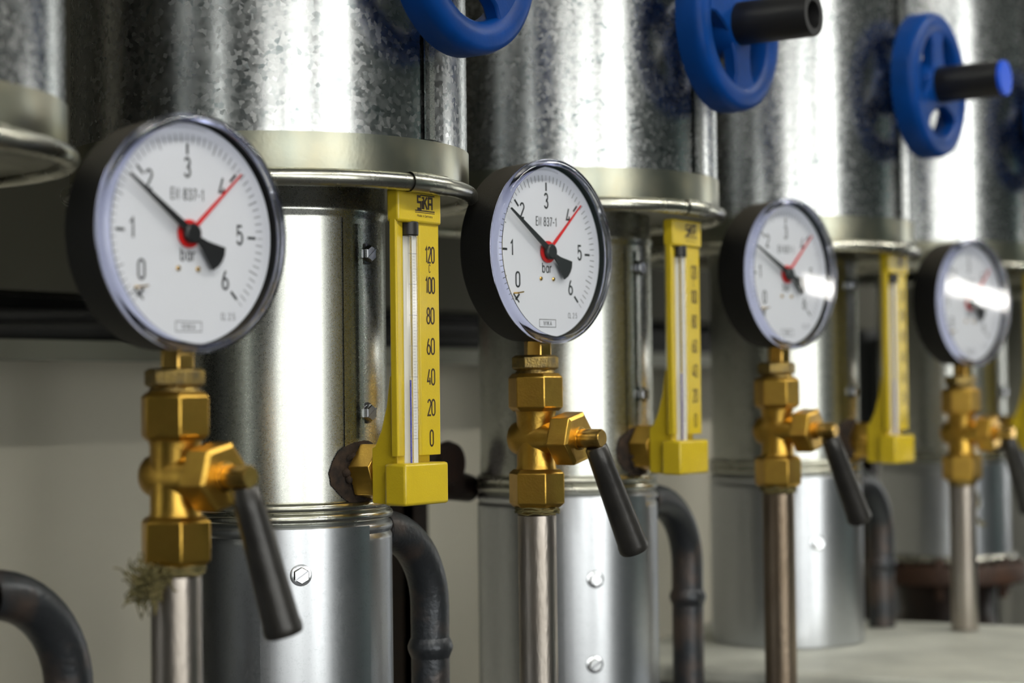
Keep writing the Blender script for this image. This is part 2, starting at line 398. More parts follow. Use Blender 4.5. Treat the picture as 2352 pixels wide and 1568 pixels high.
p = MB(); p.box((-.0, 0, 0), (1.1, .04, 2.4), 'reflector_teal'); o = struct(p.build('teal_reflector', smooth=0)); o.location = (4.6, Y0, 0)  # unseen teal board, added for a teal reflection in the metal
fr = MB(); y_a, y_b, z_a, z_b = -1.45, -.75, .9, 2.4; t_ = .05  # unseen window, added for a light strip along the cladding edges
for lo, hi in (((X1 - .05, y_a - t_, z_a - t_), (X1, y_b + t_, z_a)), ((X1 - .05, y_a - t_, z_b), (X1, y_b + t_, z_b + t_)), ((X1 - .05, y_a - t_, z_a), (X1, y_a, z_b)), ((X1 - .05, y_b, z_a), (X1, y_b + t_, z_b))): fr.box(lo, hi, 'frame')
o = struct(fr.build('window_4', smooth=0)); p = MB(); p.box((X1 - .015, y_a, z_a), (X1 - .005, y_b, z_b), 'sky_pane'); p.build('window_pane', o, smooth=0)

def batten(loc, L, rz, label, rx=0.0):
    t = thing('batten_light', label, 'light fitting', loc, rz, 'fluorescent light fittings')
    b = MB(); b.box((-L / 2, -.04, .0), (L / 2, .04, .05), 'lamp_body'); b.build('housing', t, smooth=0, bevel=.004)
    b = MB(); b.tube([(-L / 2 + .02, 0, -.022), (L / 2 - .02, 0, -.022)], .02, 'lamp_tube', 16); b.build('tube', t)
    t.rotation_euler = (rx, 0, rz)
    return t
batten((-0.6, -0.9, 2.94), 1.5, 0, 'long fluorescent batten on the ceiling behind the camera')
batten((1.4, -0.9, 2.94), 1.5, 0, 'long fluorescent batten on the ceiling in front of the gauges')
batten((3.4, -0.9, 2.94), 1.5, 0, 'long fluorescent batten on the ceiling at the far end of the row')

# ================================================================== insulated jackets (large, above)
CX = [0.505, 0.7859, 1.0684, 1.3653, 1.688, 1.985]      # the six pipe runs
CY = [0.684, 0.6844, 0.687, 0.678, 0.680, 0.682]
JZ = [-.0045, 0.0, 0.008, -.001, -.002, 0.0]
JR = 0.104
def ring_prof(rc, zc, r, n=12): return [(rc + r * math.cos(2 * PI * k / n), zc + r * math.sin(2 * PI * k / n)) for k in range(n)]
def make_jacket():
    t = thing('insulation_jacket', '', 'pipe jacket', (0, 0, 0), 0, 'large galvanised jackets hanging above the gauges')
    b = MB(); z0 = .127
    b.lathe([(JR, z0), (JR, .9)], 'spangle', 96, caps=False); b.build('shell', t)
    b = MB(); b.lathe([(JR + .0004, .1065), (JR + .0008, .108), (JR + .0008, z0 + .0006), (JR - .001, z0 + .0008)], 'band', 96, caps=False)
    b.build('tape_band', t)
    b = MB(); a0 = math.radians(-84)
    b.lathe(ring_prof(JR + .0012, .1055, .0044, 14), 'lip', 128, closed=True, a0=a0, arc=2 * PI - math.radians(14)); 
    b.lathe(ring_prof(JR + .0014, .1057, .0051, 14), 'lip', 20, closed=True, a0=math.radians(-99), arc=math.radians(16))
    b.build('rolled_lip', t)
    b = MB(); b.lathe([(JR + .002, .1025), (JR - .006, .107), (.060, .1125)], 'under', 96, caps=False); b.build('bottom_plate', t)
    b = MB(); a = math.radians(-92.5)
    b.lathe([(JR, z0 + .001), (JR + .0013, z0 + .001), (JR + .0013, .9), (JR, .9)], 'spangle', 8, caps=False, closed=True, a0=a, arc=math.radians(9))
    b.lathe([(JR + .0012, z0 + .001), (JR + .0026, z0 + .001), (JR + .0026, .9), (JR + .0012, .9)], 'sheet', 3, caps=False, closed=True, a0=a + math.radians(1.5), arc=math.radians(2.2))
    b.build('seam', t)
    return t
JL = ['large galvanised jacket cut off by the left edge of the picture',
      'large spangled galvanised jacket above the leftmost pressure gauge and leftmost thermometer',
      'large spangled galvanised jacket above the second yellow thermometer from the left',
      'blurred galvanised jacket behind the third blue handwheel, above the third thermometer',
      'blurred galvanised jacket at the top right, above the rightmost pressure gauge',
      'out of focus galvanised jacket farthest along the row']
j = make_jacket()
for i in range(6):
    o = j if i == 0 else dup(j, (0, 0, 0), 0, '')
    o.location = (CX[i] + (-.0065 if i == 0 else -.030 if i == 4 else 0), CY[i] + .005, H(JZ[i])); o['label'] = JL[i]

# ================================================================== pipe cladding below
def screw(t, R, az, z, mat='zinc'):
    b = MB(); a = math.radians(az)
    X = Matrix.Translation((R * math.cos(a), R * math.sin(a), z)) @ Matrix.Rotation(a, 4, 'Z') @ Matrix.Rotation(PI / 2, 4, 'Y')
    b.lathe([(.0055, 0), (.0055, .0006), (.0042, .0010)], mat, 24, X=X)
    b.lathe([(.0043, .0008), (.0043, .0032), (.0038, .0038)], mat, 6, X=X)
    sl = X @ Matrix.Rotation(math.radians(125), 4, 'Z')
    b.box((-.0042, -.0004, .0036), (.0042, .0004, .0040), 'dark_zinc', sl)
    return b.build('screw', t, smooth=30)
RU, RL = .0560, .0580
def make_cladding(x, y, label, zb, dz, screws_u, screws_l, foot=False):
    t = thing('pipe_cladding', label, 'pipe cladding', (x, y, H(dz)), 0, 'galvanised pipe cladding under the jackets')
    zb -= dz
    b = MB()
    b.lathe([(RU, .1120), (RU, .098), (RU + .0012, .096), (RU + .0012, .094), (RU, .092), (RU, .0905), (RU, -.0515), (RU, -.0525)], 'sheet', 96, caps=False)
    b.build('upper_sheet', t)
    b = MB()
    pr = [(RU, -.0525)]
    for zc in (-.0558, -.0612):
        pr += [(RU + .0026 * math.sin(PI * k / 6), zc + .0026 * math.cos(PI * k / 6)) for k in range(7)]
    pr += [(RU - .001, -.0645)]
    b.lathe(pr, 'lip', 96, caps=False); b.build('bead_ring', t, smooth=60)
    b = MB()
    b.lathe([(RU - .001, -.0640), (RL - .001, -.0650), (RL, -.0662), (RL + .0004, -.0675), (RL, -.069), (RL - .0010, -.0705), (RL, -.0725), (RL, -.0740), (RL, zb + .001), (RL, zb)], 'sheet_dull', 96, caps=False)
    b.build('lower_sheet', t, smooth=50)
    b = MB(); a = math.radians(-104.5)       # folded lap seam on the upper sheet
    b.lathe([(RU, -.050), (RU + .0008, -.050), (RU + .0008, .091), (RU, .091)], 'sheet', 12, caps=False, closed=True, a0=a, arc=math.radians(34))
    b.lathe([(RU + .001, -.0215), (RU + .0024, -.0215), (RU + .0024, .088), (RU + .001, .088)], 'sheet', 3, caps=False, closed=True, a0=a + math.radians(9), arc=math.radians(3))
    b.build('upper_seam', t, smooth=20)
    b = MB(); a = math.radians(-150)
    b.lathe([(RL, zb), (RL + .0010, zb), (RL + .0010, -.066), (RL, -.066)], 'sheet_dull', 24, caps=False, closed=True, a0=a, arc=math.radians(60))
    b.lathe([(RL + .0008, zb), (RL + .0017, zb), (RL + .0017, -.074), (RL + .0008, -.074)], 'sheet_dull', 3, caps=False, closed=True, a0=a + math.radians(5), arc=math.radians(2.5))
    b.build('lower_seam', t, smooth=20)
    for az, z in screws_u: screw(t, RU + .0010, az, z, 'dark_zinc')
    for az, z in screws_l: screw(t, RL + .0009, az, z)
    if not (0 < round((x - .505) / .29) < 5): return t
    # ragged patch on the sheet: the hole's dark inside painted, char mixed in
    rnd = random.Random(int(x * 1000)); b = MB(); n = 34; ctr = []; R_ = RU + .0013
    vs_ = []
    for k in range(n):
        a = 2 * PI * k / n; r = 1 + rnd.uniform(-.03, .035)
        px, pz = .0200 * r * math.cos(a) - .003, .0160 * r * math.sin(a) - .0385
        vs_.append((px, -math.sqrt(R_ * R_ - px * px), pz))
    vv = []; ff = []; rings = [1.0, .9, .75, .6, .45, .3, .15, .02]
    for j_, k_ in enumerate(rings):
        for p in vs_:
            x_ = (p[0] + .003) * k_ - .003; rr_ = RU + (.0008 if j_ == 0 else .0013)
            vv.append((x_, -math.sqrt(rr_ * rr_ - x_ * x_), (p[2] + .0385) * k_ - .0385))
    for j_ in range(len(rings) - 1):
        for i_ in range(n): ff.append((j_ * n + i_, j_ * n + (i_ + 1) % n, (j_ + 1) * n + (i_ + 1) % n, (j_ + 1) * n + i_))
    b.add(vv, ff, 'hole')
    b.build('hole_patch', t, smooth=60)
    b = MB()                                   # torn packing pushed out around the union
    for k in range(22):
        a = 2 * PI * k / 22 + rnd.uniform(-.1, .1); r = rnd.uniform(.0105, .0135)
        p = Vector((r * math.cos(a) - .001, -math.sqrt(RU * RU - r * r) - .001, r * math.sin(a) - .0385))
        q = p + Vector((rnd.uniform(-.003, .003), -rnd.uniform(.001, .004), rnd.uniform(-.002, .002)))
        b.tube([p, (p + q) / 2, q], [.0026, .0024, .0010], 'hole', 6)
    b.build('packing', t, smooth=70)
    if foot:
        b = MB(); b.lathe(ring_prof(RL + .002, zb, .004), 'lip', 64, closed=True); b.build('bottom_lip', t)
    return t
make_cladding(CX[0], CY[0], 'galvanised pipe cladding under the jacket just outside the left edge', -1.39, 0, [(-88, .073), (-88, -.0085)], [(-130, -.0886)])
make_cladding(CX[1], CY[1], 'shiny galvanised cladding of the nearest pipe, behind the leftmost black lever', -1.39, 0, [(-88, .073), (-89, -.0085)], [(-130, -.0886), (-131, -.150)])
make_cladding(CX[2], CY[2], 'galvanised pipe cladding with two slotted screws behind the second gauge valve', -1.39, .002, [(-92, .077), (-91, -.003)], [(-131, -.1165), (-132, -.1687)])
make_cladding(CX[3], CY[3], 'blurred galvanised pipe cladding standing on the flat cover, behind the third valve', -.1895, .002, [(-92, .077), (-91, -.003)], [(-131, -.1145)])
make_cladding(CX[4], CY[4], 'short blurred galvanised cladding ending above a rusty flange at the right', -.150, .0, [(-92, .077), (-91, -.003)], [(-131, -.10)], foot=True)
make_cladding(CX[5], CY[5], 'farthest galvanised pipe cladding, out of focus at the right edge', -1.39, .0, [], [])

# rusty flange and valve body under the short cladding
t = thing('flanged_valve', 'rusty brown flanged valve body under the short cladding at the right', 'valve', (CX[4], CY[4], H(-.158)))
b = MB(); b.lathe([(.030, .004), (.070, .003), (.072, 0), (.072, -.012), (.070, -.014), (.045, -.016)], 'rust', 48); b.build('flange', t)
b = MB(); b.lathe([(.045, -.016), (.040, -.04), (.052, -.07), (.052, -.11), (.040, -.14)], 'dark_iron', 40); b.build('valve_body', t)
b = MB(); b.lathe([(.045, -.14), (.072, -.141), (.072, -.156), (.045, -.158), (.030, -.2), (.030, -1.235)], 'rust', 48); b.build('lower_flange', t)
for k in range(6):
    a = 2 * PI * k / 6 + .3; b = MB(); X = Matrix.Translation((.060 * math.cos(a), .060 * math.sin(a), 0))
    b.lathe([(.007, .003), (.007, .009), (.005, .010)], 'rust', 6, X=X); b.lathe([(.004, -.026), (.004, .003)], 'rust', 10, X=X)
    b.build('bolt', t, smooth=25)
b = MB(); b.tube([(-.03, -.045, -.065), (-.035, -.075, -.065)], .014, 'yellow_tag', 12); b.build('plug', t)

# flat galvanised cover that the third cladding and the rightmost riser stand on
t = thing('header_cover', 'flat dusty galvanised cover of a pipe header at the lower right', 'header cover', (1.3715, .56, H(-.19)), math.radians(9))
b = MB(); b.box((-.150, -.24, -1.2), (.156, .21, -.012), 'sheet_dull'); b.build('side_panels', t, smooth=30, bevel=.012, seg=3)
b = MB(); b.box((-.1545, -.2445, -.0125), (.1615, .2145, -.0005), 'plate'); b.build('top_sheet', t, smooth=30, bevel=.004, seg=3)

# ================================================================== black iron branch pipes
def make_branch(x, y, dx, label, zend=-1.4, mats='black_iron', dz=0.0):
    t = thing('branch_pipe', label, 'pipe', (x, y, H(0)), 0, 'black iron branch pipes bending down beside the cladding')
    r = .0107; R = .045; zc = -.0715 + dz
    pts = [(.050 if dx > .09 else .044, -.031, zc)] + [(dx - R + R * math.sin(a), -.031, zc - R + R * math.cos(a)) for a in [PI / 2 * k / 12 for k in range(13)]]
    b = MB(); b.tube(pts + [(dx, -.031, zc - R - .01)], r, mats, 28, cap=False); b.build('bend', t, smooth=60)
    b = MB(); b.tube([(dx, -.031, zc - R - .008), (dx, -.031, zend)], r * .995, mats, 28, cap=False); b.build('straight', t, smooth=60)
    for zz in (zc - R - .023, ):
        b = MB(); rnd = random.Random(3); n = 28
        prof = [(r * .98, -.006), (r * 1.05, -.004), (r * 1.16, -.001), (r * 1.18, .001), (r * 1.08, .004), (r * .98, .006)]
        b.lathe(prof, 'black_iron', 28, X=Matrix.Translation((dx, -.031, zz)), caps=False); b.build('weld', t, smooth=60)
    return t
make_branch(CX[0], CY[0] - .006, .096, 'dark iron pipe bending down at the lower left corner', dz=-.010)
make_branch(CX[1], CY[1], .088, 'dark iron pipe bending down beside the nearest cladding, rust patch on it')
make_branch(CX[2], CY[2] + .002, .105, 'dark iron pipe bending down between the second and third cladding')
make_branch(CX[3], CY[3], .106, 'blurred dark pipe bending down onto the flat cover', zend=-.1895)

# ================================================================== gauge riser pipes
PX = [.6006, .8917, 1.1798, 1.4820]; PY = [.5816, .5931, .5914, .5814]; PZ = [0, .0085, .0065, -.002]
RL_ = ['bare steel riser pipe in the lower left foreground under the nearest brass valve',
       'bare steel riser pipe under the second brass valve from the left',
       'brownish steel riser pipe under the third brass valve from the left',
       'blurred steel riser pipe ending on the flat cover, under the rightmost valve']
for i in range(4):
    b = MB(); zt = H(-.0735 + PZ[i]); zb = H(-.1895) if i == 3 else 0.0
    b.lathe([(.0104, zb), (.0106, zb + .001), (.0106, zt - .001), (.0098, zt)], 'steel' if i in (0, 1, 3) else 'steel_rusty', 40)
    o = b.build('riser_pipe'); o.location = (PX[i], PY[i], 0); tag(o, RL_[i], 'pipe', 'steel riser pipes under the gauges')

# ================================================================== shut-off valves under the gauges
def hexnut(b, zlo, zhi, af, m, ch=.0022, X=None, rot=0.0, n=6):
    R = af / 2 / math.cos(PI / 6)
    b.lathe([(R * .84, zlo), (R, zlo + ch), (R, zhi - ch), (R * .84, zhi)], m, n, X=X, a0=rot)
def make_valve():
    # origin on the pipe axis; heights measured from the lens level of unit one
    t = thing('shutoff_valve', '', 'valve', (0, 0, 0), 0, 'brass gauge valves with black levers')
    rot = math.radians(-128)                      # a corner turned towards the viewer
    b = MB(); hexnut(b, -.0700, -.0492, .0268, 'brass', rot=rot); b.build('lower_nut', t, smooth=20, bevel=.0005)
    b = MB(); hexnut(b, -.0178, .0030, .0264, 'brass', rot=rot); b.build('upper_nut', t, smooth=20, bevel=.0005)
    b = MB(); b.lathe([(.0096, -.0735), (.0108, -.0735), (.0118, -.0700)], 'brass_dirty', 30, caps=False)
    b.build('sealant', t)
    b = MB(); b.lathe([(.0112, .0030), (.0100, .0048)], 'brass_dirty', 30, caps=True); b.build('sealant', t)
    b = MB(); hexnut(b, .0046, .0128, .0222, 'brass_dirty', ch=.0012, rot=rot + .25); b.build('reducer_nut', t, smooth=20, bevel=.0004)
    b = MB()
    b.lathe([(.0112, -.0495), (.0106, -.0470), (.0106, -.0200), (.0112, -.0175)], 'brass', 40)
    XC = Matrix.Translation((0, 0, -.0325)) @ RY
    b.lathe([(.0001, -.0165), (.0050, -.0160), (.0085, -.0135), (.0102, -.0090), (.0108, -.004), (.0108, .004), (.0085, .0120), (.0100, .0165)], 'brass', 40, X=XC)
    b.build('valve_body', t, smooth=50)
    b = MB(); hexnut(b, .0150, .0285, .0262, 'brass', ch=.0010, X=XC, rot=math.radians(12)); b.build('packing_nut', t, smooth=20, bevel=.0005)
    b = MB(); b.lathe([(.0062, .0280), (.0062, .0292), (.0051, .0293), (.0051, .0415), (.0044, .0425), (.0001, .0425)], 'brass_bright', 32, X=XC); b.build('spindle', t)
    # lever: a tapered black sleeve hanging from the spindle, leaning along the row
    a = math.radians(24); d = Vector((math.sin(a), -.12, -math.cos(a))).normalized(); p0 = Vector((.0015, -.0372, -.0365))
    zax = d; xax = zax.orthogonal().normalized(); yax = zax.cross(xax)
    XL = Matrix((xax, yax, zax)).transposed().to_4x4(); XL.translation = (0, 0, 0)
    b = MB(); b.lathe([(.0001, 0), (.0052, .0000), (.0060, .0010), (.0064, .010), (.0080, .0580), (.0084, .0600), (.0084, .0625), (.0078, .0638), (.0001, .0640)], 'lever', 36, X=XL)
    l_ = b.build('lever', t, smooth=40); l_.location = p0
    return t
def hemp(parent, c, size, n, seed, rr=.0003):
    rnd = random.Random(seed); b = MB()
    for k in range(n):
        p = Vector(c) + Vector((rnd.gauss(0, .2), rnd.gauss(0, .2), rnd.gauss(0, .2))) * size
        pts = [p]; d = Vector((rnd.gauss(-.35, .8), rnd.gauss(0, .8), rnd.gauss(-.1, .8))).normalized()
        for s_ in range(7):
            d = (d + Vector((rnd.gauss(0, .6), rnd.gauss(0, .6), rnd.gauss(0, .6)))).normalized()
            p = p + d * size * .22; pts.append(p)
        b.tube(pts, rr, 'hemp', 5)
    o = b.build('hemp_tuft', parent); o['kind'] = 'stuff'; return o
VL = ['nearest brass shut-off valve in the foreground, frayed hemp under its lower nut',
      'sharp brass shut-off valve with black lever, second from the left',
      'blurred brass shut-off valve, third from the left, above the brownish pipe',
      'most blurred brass shut-off valve, at the right edge of the picture']
v0 = make_valve(); valves = []
for i in range(4):
    o = v0 if i == 0 else dup(v0, (0, 0, 0), 0, '')
    o.location = (PX[i], PY[i], H(PZ[i])); o['label'] = VL[i]; valves.append(o)
    for ch in kids(o):
        if ch.name.startswith('lever'): ch.rotation_euler = (0, math.radians([10, -1, -3, 0][i]), 0)
hemp(valves[0], (-.0155, .001, -.0765), .0088, 150, 4, .00032)
for o_, sd in ((valves[0], 9), (valves[1], 10), (valves[2], 11)):
    b = MB(); rnd = random.Random(sd)
    for k in range(26):
        a0 = rnd.uniform(0, 6.28); z_ = rnd.uniform(-.0735, -.0695); pts = []
        for s_ in range(8):
            a = a0 + s_ * .28; r = .0112 + rnd.uniform(0, .0014); pts.append((r * math.cos(a), r * math.sin(a), z_ + rnd.uniform(-.0006, .0006)))
        b.tube(pts, .0003, 'hemp', 5)
    q = b.build('hemp_wrap', o_); q['kind'] = 'stuff'
b = MB()
b.tube([(.009, -.002, -.072), (.016, -.002, -.076), (.024, -.002, -.082), (.028, -.002, -.090), (.023, -.002, -.093), (.016, -.002, -.090)], .0016, 'hemp', 8)
b.tube([(.018, -.002, -.090), (.022, -.002, -.100), (.030, -.002, -.106), (.040, -.002, -.107)], .0014, 'hemp', 8)
b.build('hemp_strand', valves[3])

# ================================================================== pressure gauges
GR = .0500; DR = .0465
def make_gauge():
    t = thing('pressure_gauge', '', 'pressure gauge', (0, 0, 0), 0, 'pressure gauges on the brass valves')
    b = MB(); b.lathe([(.0001, -.0150), (.040, -.0150), (.0465, -.0143), (.0484, -.0120), (.0494, .0080), (.0498, .0095), (.0480, .0096), (.0476, .0060), (.0001, .0058)], 'case', 96, X=RY)
    b.build('case', t, smooth=40)
    # dial with its printing
    b = MB(); y = -.0073
    b.lathe([(.0001, .0070), (DR, .0070), (DR, .0073), (.0001, .0073)], 'white', 96, X=RY, caps=False)
    yp = y - .00006
    for k in range(61):
        a = math.radians(225 - 4.5 * k); ro = .90 * DR; ri = (.79 if k % 5 == 0 else .82) * DR
        ca, sa = math.cos(a), math.sin(a)
        if k % 10:
            b.stroke([(ri * ca, ri * sa), (ro * ca, ro * sa)], .00020 if k % 5 else .00024, 'grey_print', X=FACE(yp))
        else:
            b.stroke([(.835 * DR * ca, .835 * DR * sa), (ro * ca, ro * sa)], .00014, 'grey_print', X=FACE(yp))
            b.stroke([(.715 * DR * ca, .715 * DR * sa), (.815 * DR * ca, .815 * DR * sa)], .00062, 'print', X=FACE(yp - .00003))
    nh = .168 * DR
    for c, xx, zz in (('0', -.53, -.34), ('1', -.63, .02), ('2', -.44, .46), ('3', 0, .60), ('4', .41, .45), ('5', .62, .02), ('6', .44, -.40)):
        write(b, c, xx * DR, zz * DR, nh, 'print', yp, stroke=.135, wx=.86)
    write(b, 'EN 837-1', 0, .355 * DR, .098 * DR, 'print', yp, stroke=.13, wx=.80, gap=.10)
    write(b, 'bar', 0, -.185 * DR, .115 * DR, 'print', yp, stroke=.13, wx=.88, gap=.10)
    write(b, 'CL 2.5', .47 * DR, -.735 * DR, .058 * DR, 'grey_print', yp, stroke=.13, wx=.85, gap=.12)
    write(b, 'WIKA', .0, -.835 * DR, .048 * DR, 'print', yp, stroke=.15, wx=1.15, gap=.14)
    bx, bz = .15 * DR, .044 * DR
    b.stroke([(-bx, -.835 * DR - bz), (bx, -.835 * DR - bz), (bx, -.835 * DR + bz), (-bx, -.835 * DR + bz)], .00016, 'print', X=FACE(yp), closed=True)
    for k in range(22):      # tiny maker's lettering along the top, too small to read: a row of dots
        a = math.radians(90 - (k - 10.5) * 1.25); b.stroke([(.955 * DR * math.cos(a), .955 * DR * math.sin(a)), (.975 * DR * math.cos(a), .975 * DR * math.sin(a))], .00012, 'grey_print', X=FACE(yp))
    a = math.radians(225)    # zero cross
    zc = Vector((.79 * DR * math.cos(a), .79 * DR * math.sin(a))); pd = Vector((-math.sin(a), math.cos(a)))
    b.stroke([tuple(zc + pd * .0030), tuple(zc - pd * .0036)], .00045, 'print', X=FACE(yp - .00004))
    b.build('dial', t, smooth=30)
    for sx in (-1, 1):
        b = MB(); b.lathe([(.0011, 0), (.0011, .0005), (.0007, .0009), (.0001, .0010)], 'brass_bright', 16, X=Matrix.Translation((sx * .115 * DR, y, -.315 * DR)) @ RY); b.build('rivet', t)
    b = MB(); b.tube([(-.60 * DR, y, -.50 * DR), (-.60 * DR, y - .0030, -.50 * DR)], .0005, 'brass_bright', 10)
    b.tube([(-.60 * DR, y - .0028, -.50 * DR), (-.50 * DR, y - .0028, -.485 * DR)], .0004, 'brass_bright', 10); b.build('stop_pin', t)
    # red set pointer behind, black pointer in front
    def dirs(v): a = math.radians(225 - 45 * v); return Vector((math.cos(a), math.sin(a)))
    d = dirs(4.05); n_ = Vector((-d.y, d.x)); b = MB()
    b.lathe([(.0026, .0078), (.0060, .0078), (.0060, .0085), (.0026, .0085)], 'red', 40, X=RY, closed=True)
    P = [d * .005 + n_ * .0009, d * .005 - n_ * .0009, d * (.86 * DR) - n_ * .00022, d * (.86 * DR) + n_ * .00022]
    b.prism([tuple(p) for p in P], -.0004, .0003, 'red', X=FACE(-.0082)); b.build('set_pointer', t, smooth=20)
    d = dirs(1.74); n_ = Vector((-d.y, d.x)); b = MB()
    P = [d * .003 + n_ * .0017, d * (.85 * DR) + n_ * .00045, d * (.85 * DR) - n_ * .00045, d * .003 - n_ * .0017,
         d * -.004 - n_ * .0014, d * -.008 - n_ * .0022, d * -.0175 - n_ * .0060, d * -.0190 - n_ * .0030, d * -.0194, d * -.0190 + n_ * .0030, d * -.0175 + n_ * .0060, d * -.008 + n_ * .0022, d * -.004 + n_ * .0014]
    b.prism([tuple(p) for p in P], -.0004, .0004, 'pointer', X=FACE(-.0104))
    b.lathe([(.0042, .0092), (.0042, .0112), (.0034, .0118), (.0001, .0118)], 'pointer', 32, X=RY); b.build('pointer', t, smooth=25)
    # clear snap-on cover: rim and window
    b = MB(); b.lathe([(.0498, .0096), (.0502, .0100), (.0502, .0125), (.0498, .0140), (.0488, .0149), (.0474, .0153), (.0462, .0152), (.0462, .0142), (.0472, .0140), (.0480, .0134), (.0484, .0122), (.0484, .0096)], 'rim', 128, X=RY, closed=True)
    cv = b.build('cover_rim', t, smooth=60)
    b = MB(); b.lathe([(.0463, .0147), (.030, .0148), (.015, .0149), (.0001, .01492)], 'window', 64, X=RY, caps=False); b.build('cover_window', t, smooth=60, keep=True)
    # threaded neck
    b = MB(); b.lathe([(.0078, -.0640), (.0078, -.0480)], 'brass_bright', 6, a0=math.radians(52)); 
    b.lathe([(.0055, -.0665), (.0060, -.0640), (.0078, -.0630), (.0078, -.0600)], 'brass', 24); b.build('neck', t, smooth=20, bevel=.0006)
    return t
GC = [.0688, .0773, .0777, .0680]
GL = ['largest and nearest pressure gauge, leftmost in the row, slightly blurred',
      'sharply focused black-cased pressure gauge, second from the left',
      'blurred pressure gauge with small white glare on its dial, third from the left',
      'farthest pressure gauge, its dial crossed by a wide white lamp reflection']
GROT = [-6.0, -6.0, -9.0, -11.5]
g0 = make_gauge()
for i in range(4):
    o = g0 if i == 0 else dup(g0, (0, 0, 0), 0, '')
    o.location = (PX[i] - .0002, PY[i] - .0018, H(GC[i])); o.rotation_euler = (0, 0, math.radians(GROT[i])); o['label'] = GL[i]
    for ch in kids(o):           # each needle shows its own reading
        if ch.name.startswith('pointer'): ch.rotation_euler = (0, -math.radians(45 * ([1.78, 1.74, 1.58, 1.70][i] - 1.74)) * -1, 0)

# ================================================================== yellow thermometers
def make_thermo():
    t = thing('thermometer', '', 'thermometer', (0, 0, 0), 0, 'yellow industrial thermometers')
    w_ = .0180
    # housing: side rails around a V groove, cap and foot block; front plane at y = 0
    b = MB()
    zt, zb_ = .088, -.030
    prof = [(-w_, 0), (-w_ + .0010, -.0004), (-.0092, .0020), (-.0088, .0048), (.0004, .0048), (.0010, .0008), (.0018, -.0004), (w_ - .0008, -.0004), (w_, 0), (w_, .0035), (.012, .0080), (-.012, .0080), (-w_, .0035)]
    b.prism(prof, zb_, zt, 'yellow')
    # elbow web behind the foot (side profile in y-z, extruded along x)
    side = [(.0035, -.0545), (.0190, -.0535), (.0195, -.0530), (.0195, -.0260), (.0175, -.0250), (.0135, -.0170), (.0100, -.0050), (.0078, .010), (.0035, .010)]
    b.prism(side, -.0135, .0135, 'yellow', X=Matrix(((0, 0, 1, 0), (1, 0, 0, 0), (0, 1, 0, 0), (0, 0, 0, 1))))
    h_ = b.build('housing', t, smooth=25, bevel=.0008)
    b = MB(); b.box((-w_, -.0022, .0865), (w_, .0055, .1030), 'yellow'); cp = b.build('cap', t, smooth=30, bevel=.0014, seg=3)
    b = MB(); yf = -.00228
    # maker's mark on the cap
    write(b, 'SiKR', .0038, .0968, .0062, 'brown_print', yf, stroke=.20, wx=1.05)
    b.stroke([(.0000, .10065), (.0120, .10065)], .0003, 'brown_print', X=FACE(yf))
    b.stroke([(-.0044, .0928), (.0120, .0928)], .0003, 'brown_print', X=FACE(yf))
    b.stroke([(-.0044, .0919), (.0120, .0919)], .00018, 'brown_print', X=FACE(yf))
    write(b, 'Made in Germany', .0038, .0903, .0012, 'brown_print', yf, stroke=.14, wx=1.35)
    b.build('maker_mark', cp, smooth=0)
    b = MB(); b.box((-w_, -.0050, -.0545), (w_ + .0002, .0085, -.0335), 'yellow'); b.build('foot', t, smooth=30, bevel=.0016, seg=3)
    b = MB(); yf = -.00046
    zs = lambda v: -.0215 + v * .000772
    for v in (0, 20, 40, 60, 80, 100, 120):
        s_ = str(v); write(b, s_, .0100, zs(v), .0078, 'brown_print', yf, stroke=.125, wx=.72 if len(s_) < 3 else .62, gap=.0)
    write(b, 'C', .0096, zs(111), .0040, 'brown_print', yf, stroke=.11, wx=.62)
    b.build('scale_numbers', t, smooth=0)
    # glass with milk-white strip and graduations
    XT = Matrix.Translation((-.0043, .0018, 0))
    b = MB(); b.lathe([(.0043, -.0335), (.0043, .0815)], 'tube_glass', 32, X=XT, caps=False); gt = b.build('glass_tube', t, smooth=40)
    b = MB(); b.box((-.0078, .0030, -.0335), (-.0022, .0036, .0815), 'tube')
    b.box((-.0045, -.0004, -.0335), (-.0014, .0002, .0815), 'tube')
    for k in range(0, 61):
        v = 2 * k; z = zs(v); hw = .00010 if k % 10 == 0 else .00006
        b.stroke([(-.0045, z), (-.0014, z)] if k % 5 == 0 else [(-.0045, z), (-.0026, z)], hw, 'grey_print', X=FACE(-.00045))
        if k % 10 == 0: b.stroke([(-.0078, z), (-.0046, z)], .00008, 'grey_print', X=FACE(-.0004))
    b.build('scale_strip', t, smooth=0)
    b = MB(); b.tube([(-.0068, -.0002, -.0335), (-.0068, -.0002, zs(38))], .00045, 'blue_liquid', 8); b.build('liquid_column', t)
    b = MB(); b.lathe([(.0048, .0800), (.0048, .0872)], 'blackp', 24, X=XT); b.build('top_plug', t, bevel=.0006)
    # brass union into the pipe
    XC = Matrix.Translation((0, .0190, -.0385)) @ Matrix.Rotation(-PI / 2, 4, 'X')
    b = MB(); b.lathe([(.0112, -.0005), (.0116, .0008), (.0110, .0020)], 'brass_bright', 32, X=XC)
    hexnut(b, .0010, .0160, .0262, 'brass', ch=.0012, X=XC, rot=.2); b.build('union_nut', t, smooth=20, bevel=.0004)
    b = MB(); b.lathe([(.0128, .0122), (.0125, .0135), (.0118, .0142), (.0122, .0160)], 'brass_dirty', 32, X=XC); b.build('packing', t)
    return t
TX = [.7857, 1.0665, 1.3735, 1.690]; TY = [.593, .5965, .588, .592]; TZ = [0, .004, .0, 0]
TL = ['sharp yellow thermometer nearest the camera, scale from 0 to 120, right of the large gauge',
      'yellow thermometer second from the left, between the second and third gauges',
      'blurred yellow thermometer third from the left, beside the farthest pressure gauge',
      'yellow thermometer sliver cut off by the right edge of the picture']
